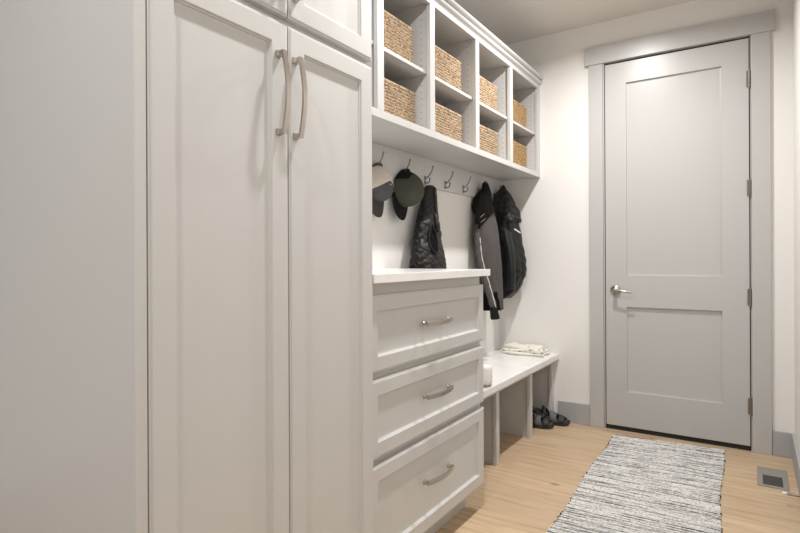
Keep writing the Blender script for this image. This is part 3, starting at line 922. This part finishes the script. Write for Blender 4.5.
def child_local(name, bm, mat, parent, smooth):
    me = bpy.data.meshes.new(name); bmesh.ops.recalc_face_normals(bm, faces=bm.faces); bm.to_mesh(me); bm.free(); me.materials.append(mat)
    if smooth: me.polygons.foreach_set('use_smooth', [True]*len(me.polygons))
    o = link(bpy.data.objects.new(name, me)); o.parent = parent; return o
child_local('woven_field', bm, M['rug'], rugroot, False)
e = child_local('edge_knots', fr, M['fleece_dark'], rugroot, True); e['kind'] = 'stuff'; e['label'] = 'dark grey cord ends along the rug edge'

# ------------------------------------------------------------------ floor register and doorstop
vr = thing('floor_vent', 'grey metal floor register with half-open slot, set in the oak floor', 'vent', (.082, 3.41, 0))
vx0, vx1, vy0, vy1 = .013, .147, 3.266, 3.560
bm = bmesh.new()
fnv = lambda a, b, h: (a, b, h)
loops_panel(bm, fnv, vx0, vx1, vy0, vy1, [(0, .0003), (0, .0035), (.003, .0048), (.022, .0048), (.0245, .0035), (.0245, .0012)], close=False)
obj('frame', bm, M['vent'], vr)
mkbox('cover_plate', (vx0+.024, vx1-.024, 3.437, vy1-.024, .0004, .0040), M['vent'], vr, .0008)
mkbox('duct_opening', (vx0+.024, vx1-.024, vy0+.024, 3.4368, .0003, .0008), M['duct'], vr, 0)
for k in range(5):
    mkbox('louvre', (vx0+.0245+.0172*(k+.5), vx0+.0262+.0172*(k+.5), vy0+.0245, 3.4365, .0009, .0024), M['duct'], vr, 0)

ds = thing('door_stop', 'spring door stop with white tip on the right baseboard near the floor vent', 'door stop', (XR-.014, 3.07, .055))
bm = bmesh.new()
pts = []
for i in range(140):
    a = i*.75; pts.append((XR-.0185-.050*i/139, 3.07+.0042*math.cos(a), .055+.0042*math.sin(a)))
tube(bm, pts, .0016, 6)
obj('spring', bm, M['nickel'], ds, True)
bm = bmesh.new(); lathe(bm, [(.0001, 0), (.009, 0), (.009, -.003), (.006, -.006), (.0001, -.006)], (XR-.0142, 3.07, .055), 'X', 18)
obj('base', bm, M['nickel'], ds)
bm = bmesh.new(); lathe(bm, [(.0001, .010), (.0062, .010), (.0075, .004), (.0075, -.006), (.005, -.010), (.0001, -.0105)], (XR-.0765, 3.07, .055), 'X', 18)
obj('tip', bm, M['white_rubber'], ds, True)

# ------------------------------------------------------------------ lights
LIGHTS = [(-.69, 2.95, 19.5), (-.69, 1.45, 13.5), (-.69, -.05, 10), (-.69, -1.5, 8)]
names = ['recessed ceiling downlight nearest the grey door', 'recessed ceiling downlight in front of the drawer unit', 'recessed ceiling downlight above the camera end of the tall cabinet', 'recessed ceiling downlight farthest from the grey door']
for (x, y, w), lab in zip(LIGHTS, names):
    r = thing('recessed_light', lab, 'ceiling light', (x, y, ZC))
    bm = bmesh.new()
    lathe(bm, [(.055, -.0005), (.078, -.0005), (.080, -.003), (.077, -.006), (.058, -.006), (.055, -.003)], (x, y, ZC), 'Z', 36)
    obj('trim_ring', bm, M['white_rubber'], r)
    bm = bmesh.new(); lathe(bm, [(.0001, -.0006), (.0548, -.0006), (.0548, -.0022), (.0001, -.0022)], (x, y, ZC), 'Z', 36)
    obj('diffuser', bm, M['lamp'], r)
    ld = bpy.data.lights.new('downlight', 'AREA'); ld.shape = 'DISK'; ld.size = .08; ld.energy = w; ld.color = (1, .983, .965); ld.spread = math.radians(160)
    lo = link(bpy.data.objects.new('lamp', ld)); lo.parent = r; lo.location = (0, 0, -.008)

wd = bpy.data.worlds.new('world'); scn.world = wd; wd.use_nodes = True
bg = wd.node_tree.nodes['Background']; bg.inputs['Color'].default_value = (1, .99, .98, 1); bg.inputs['Strength'].default_value = .42

# ------------------------------------------------------------------ camera
F, TH, ROLL, SY, HC = 539.09, .57995, .004658, -7.44, 1.152
cam = bpy.data.cameras.new('camera'); cam.sensor_fit = 'HORIZONTAL'; cam.sensor_width = 36; cam.lens = F/800*36
cam.shift_y = SY/800; cam.clip_start = .02
co = link(bpy.data.objects.new('camera', cam))
co.matrix_world = Matrix.Translation((0, 0, HC)) @ Matrix.Rotation(TH, 4, 'Z') @ Matrix.Rotation(PI/2, 4, 'X') @ Matrix.Rotation(-ROLL, 4, 'Z')
scn.camera = co

scn.cycles.use_denoising = True
scn.cycles.max_bounces = 8; scn.cycles.diffuse_bounces = 5
scn.view_settings.view_transform = 'Standard'; scn.view_settings.look = 'None'
scn.view_settings.exposure = 0.48; scn.view_settings.gamma = 1; scn.view_settings.use_curve_mapping = False
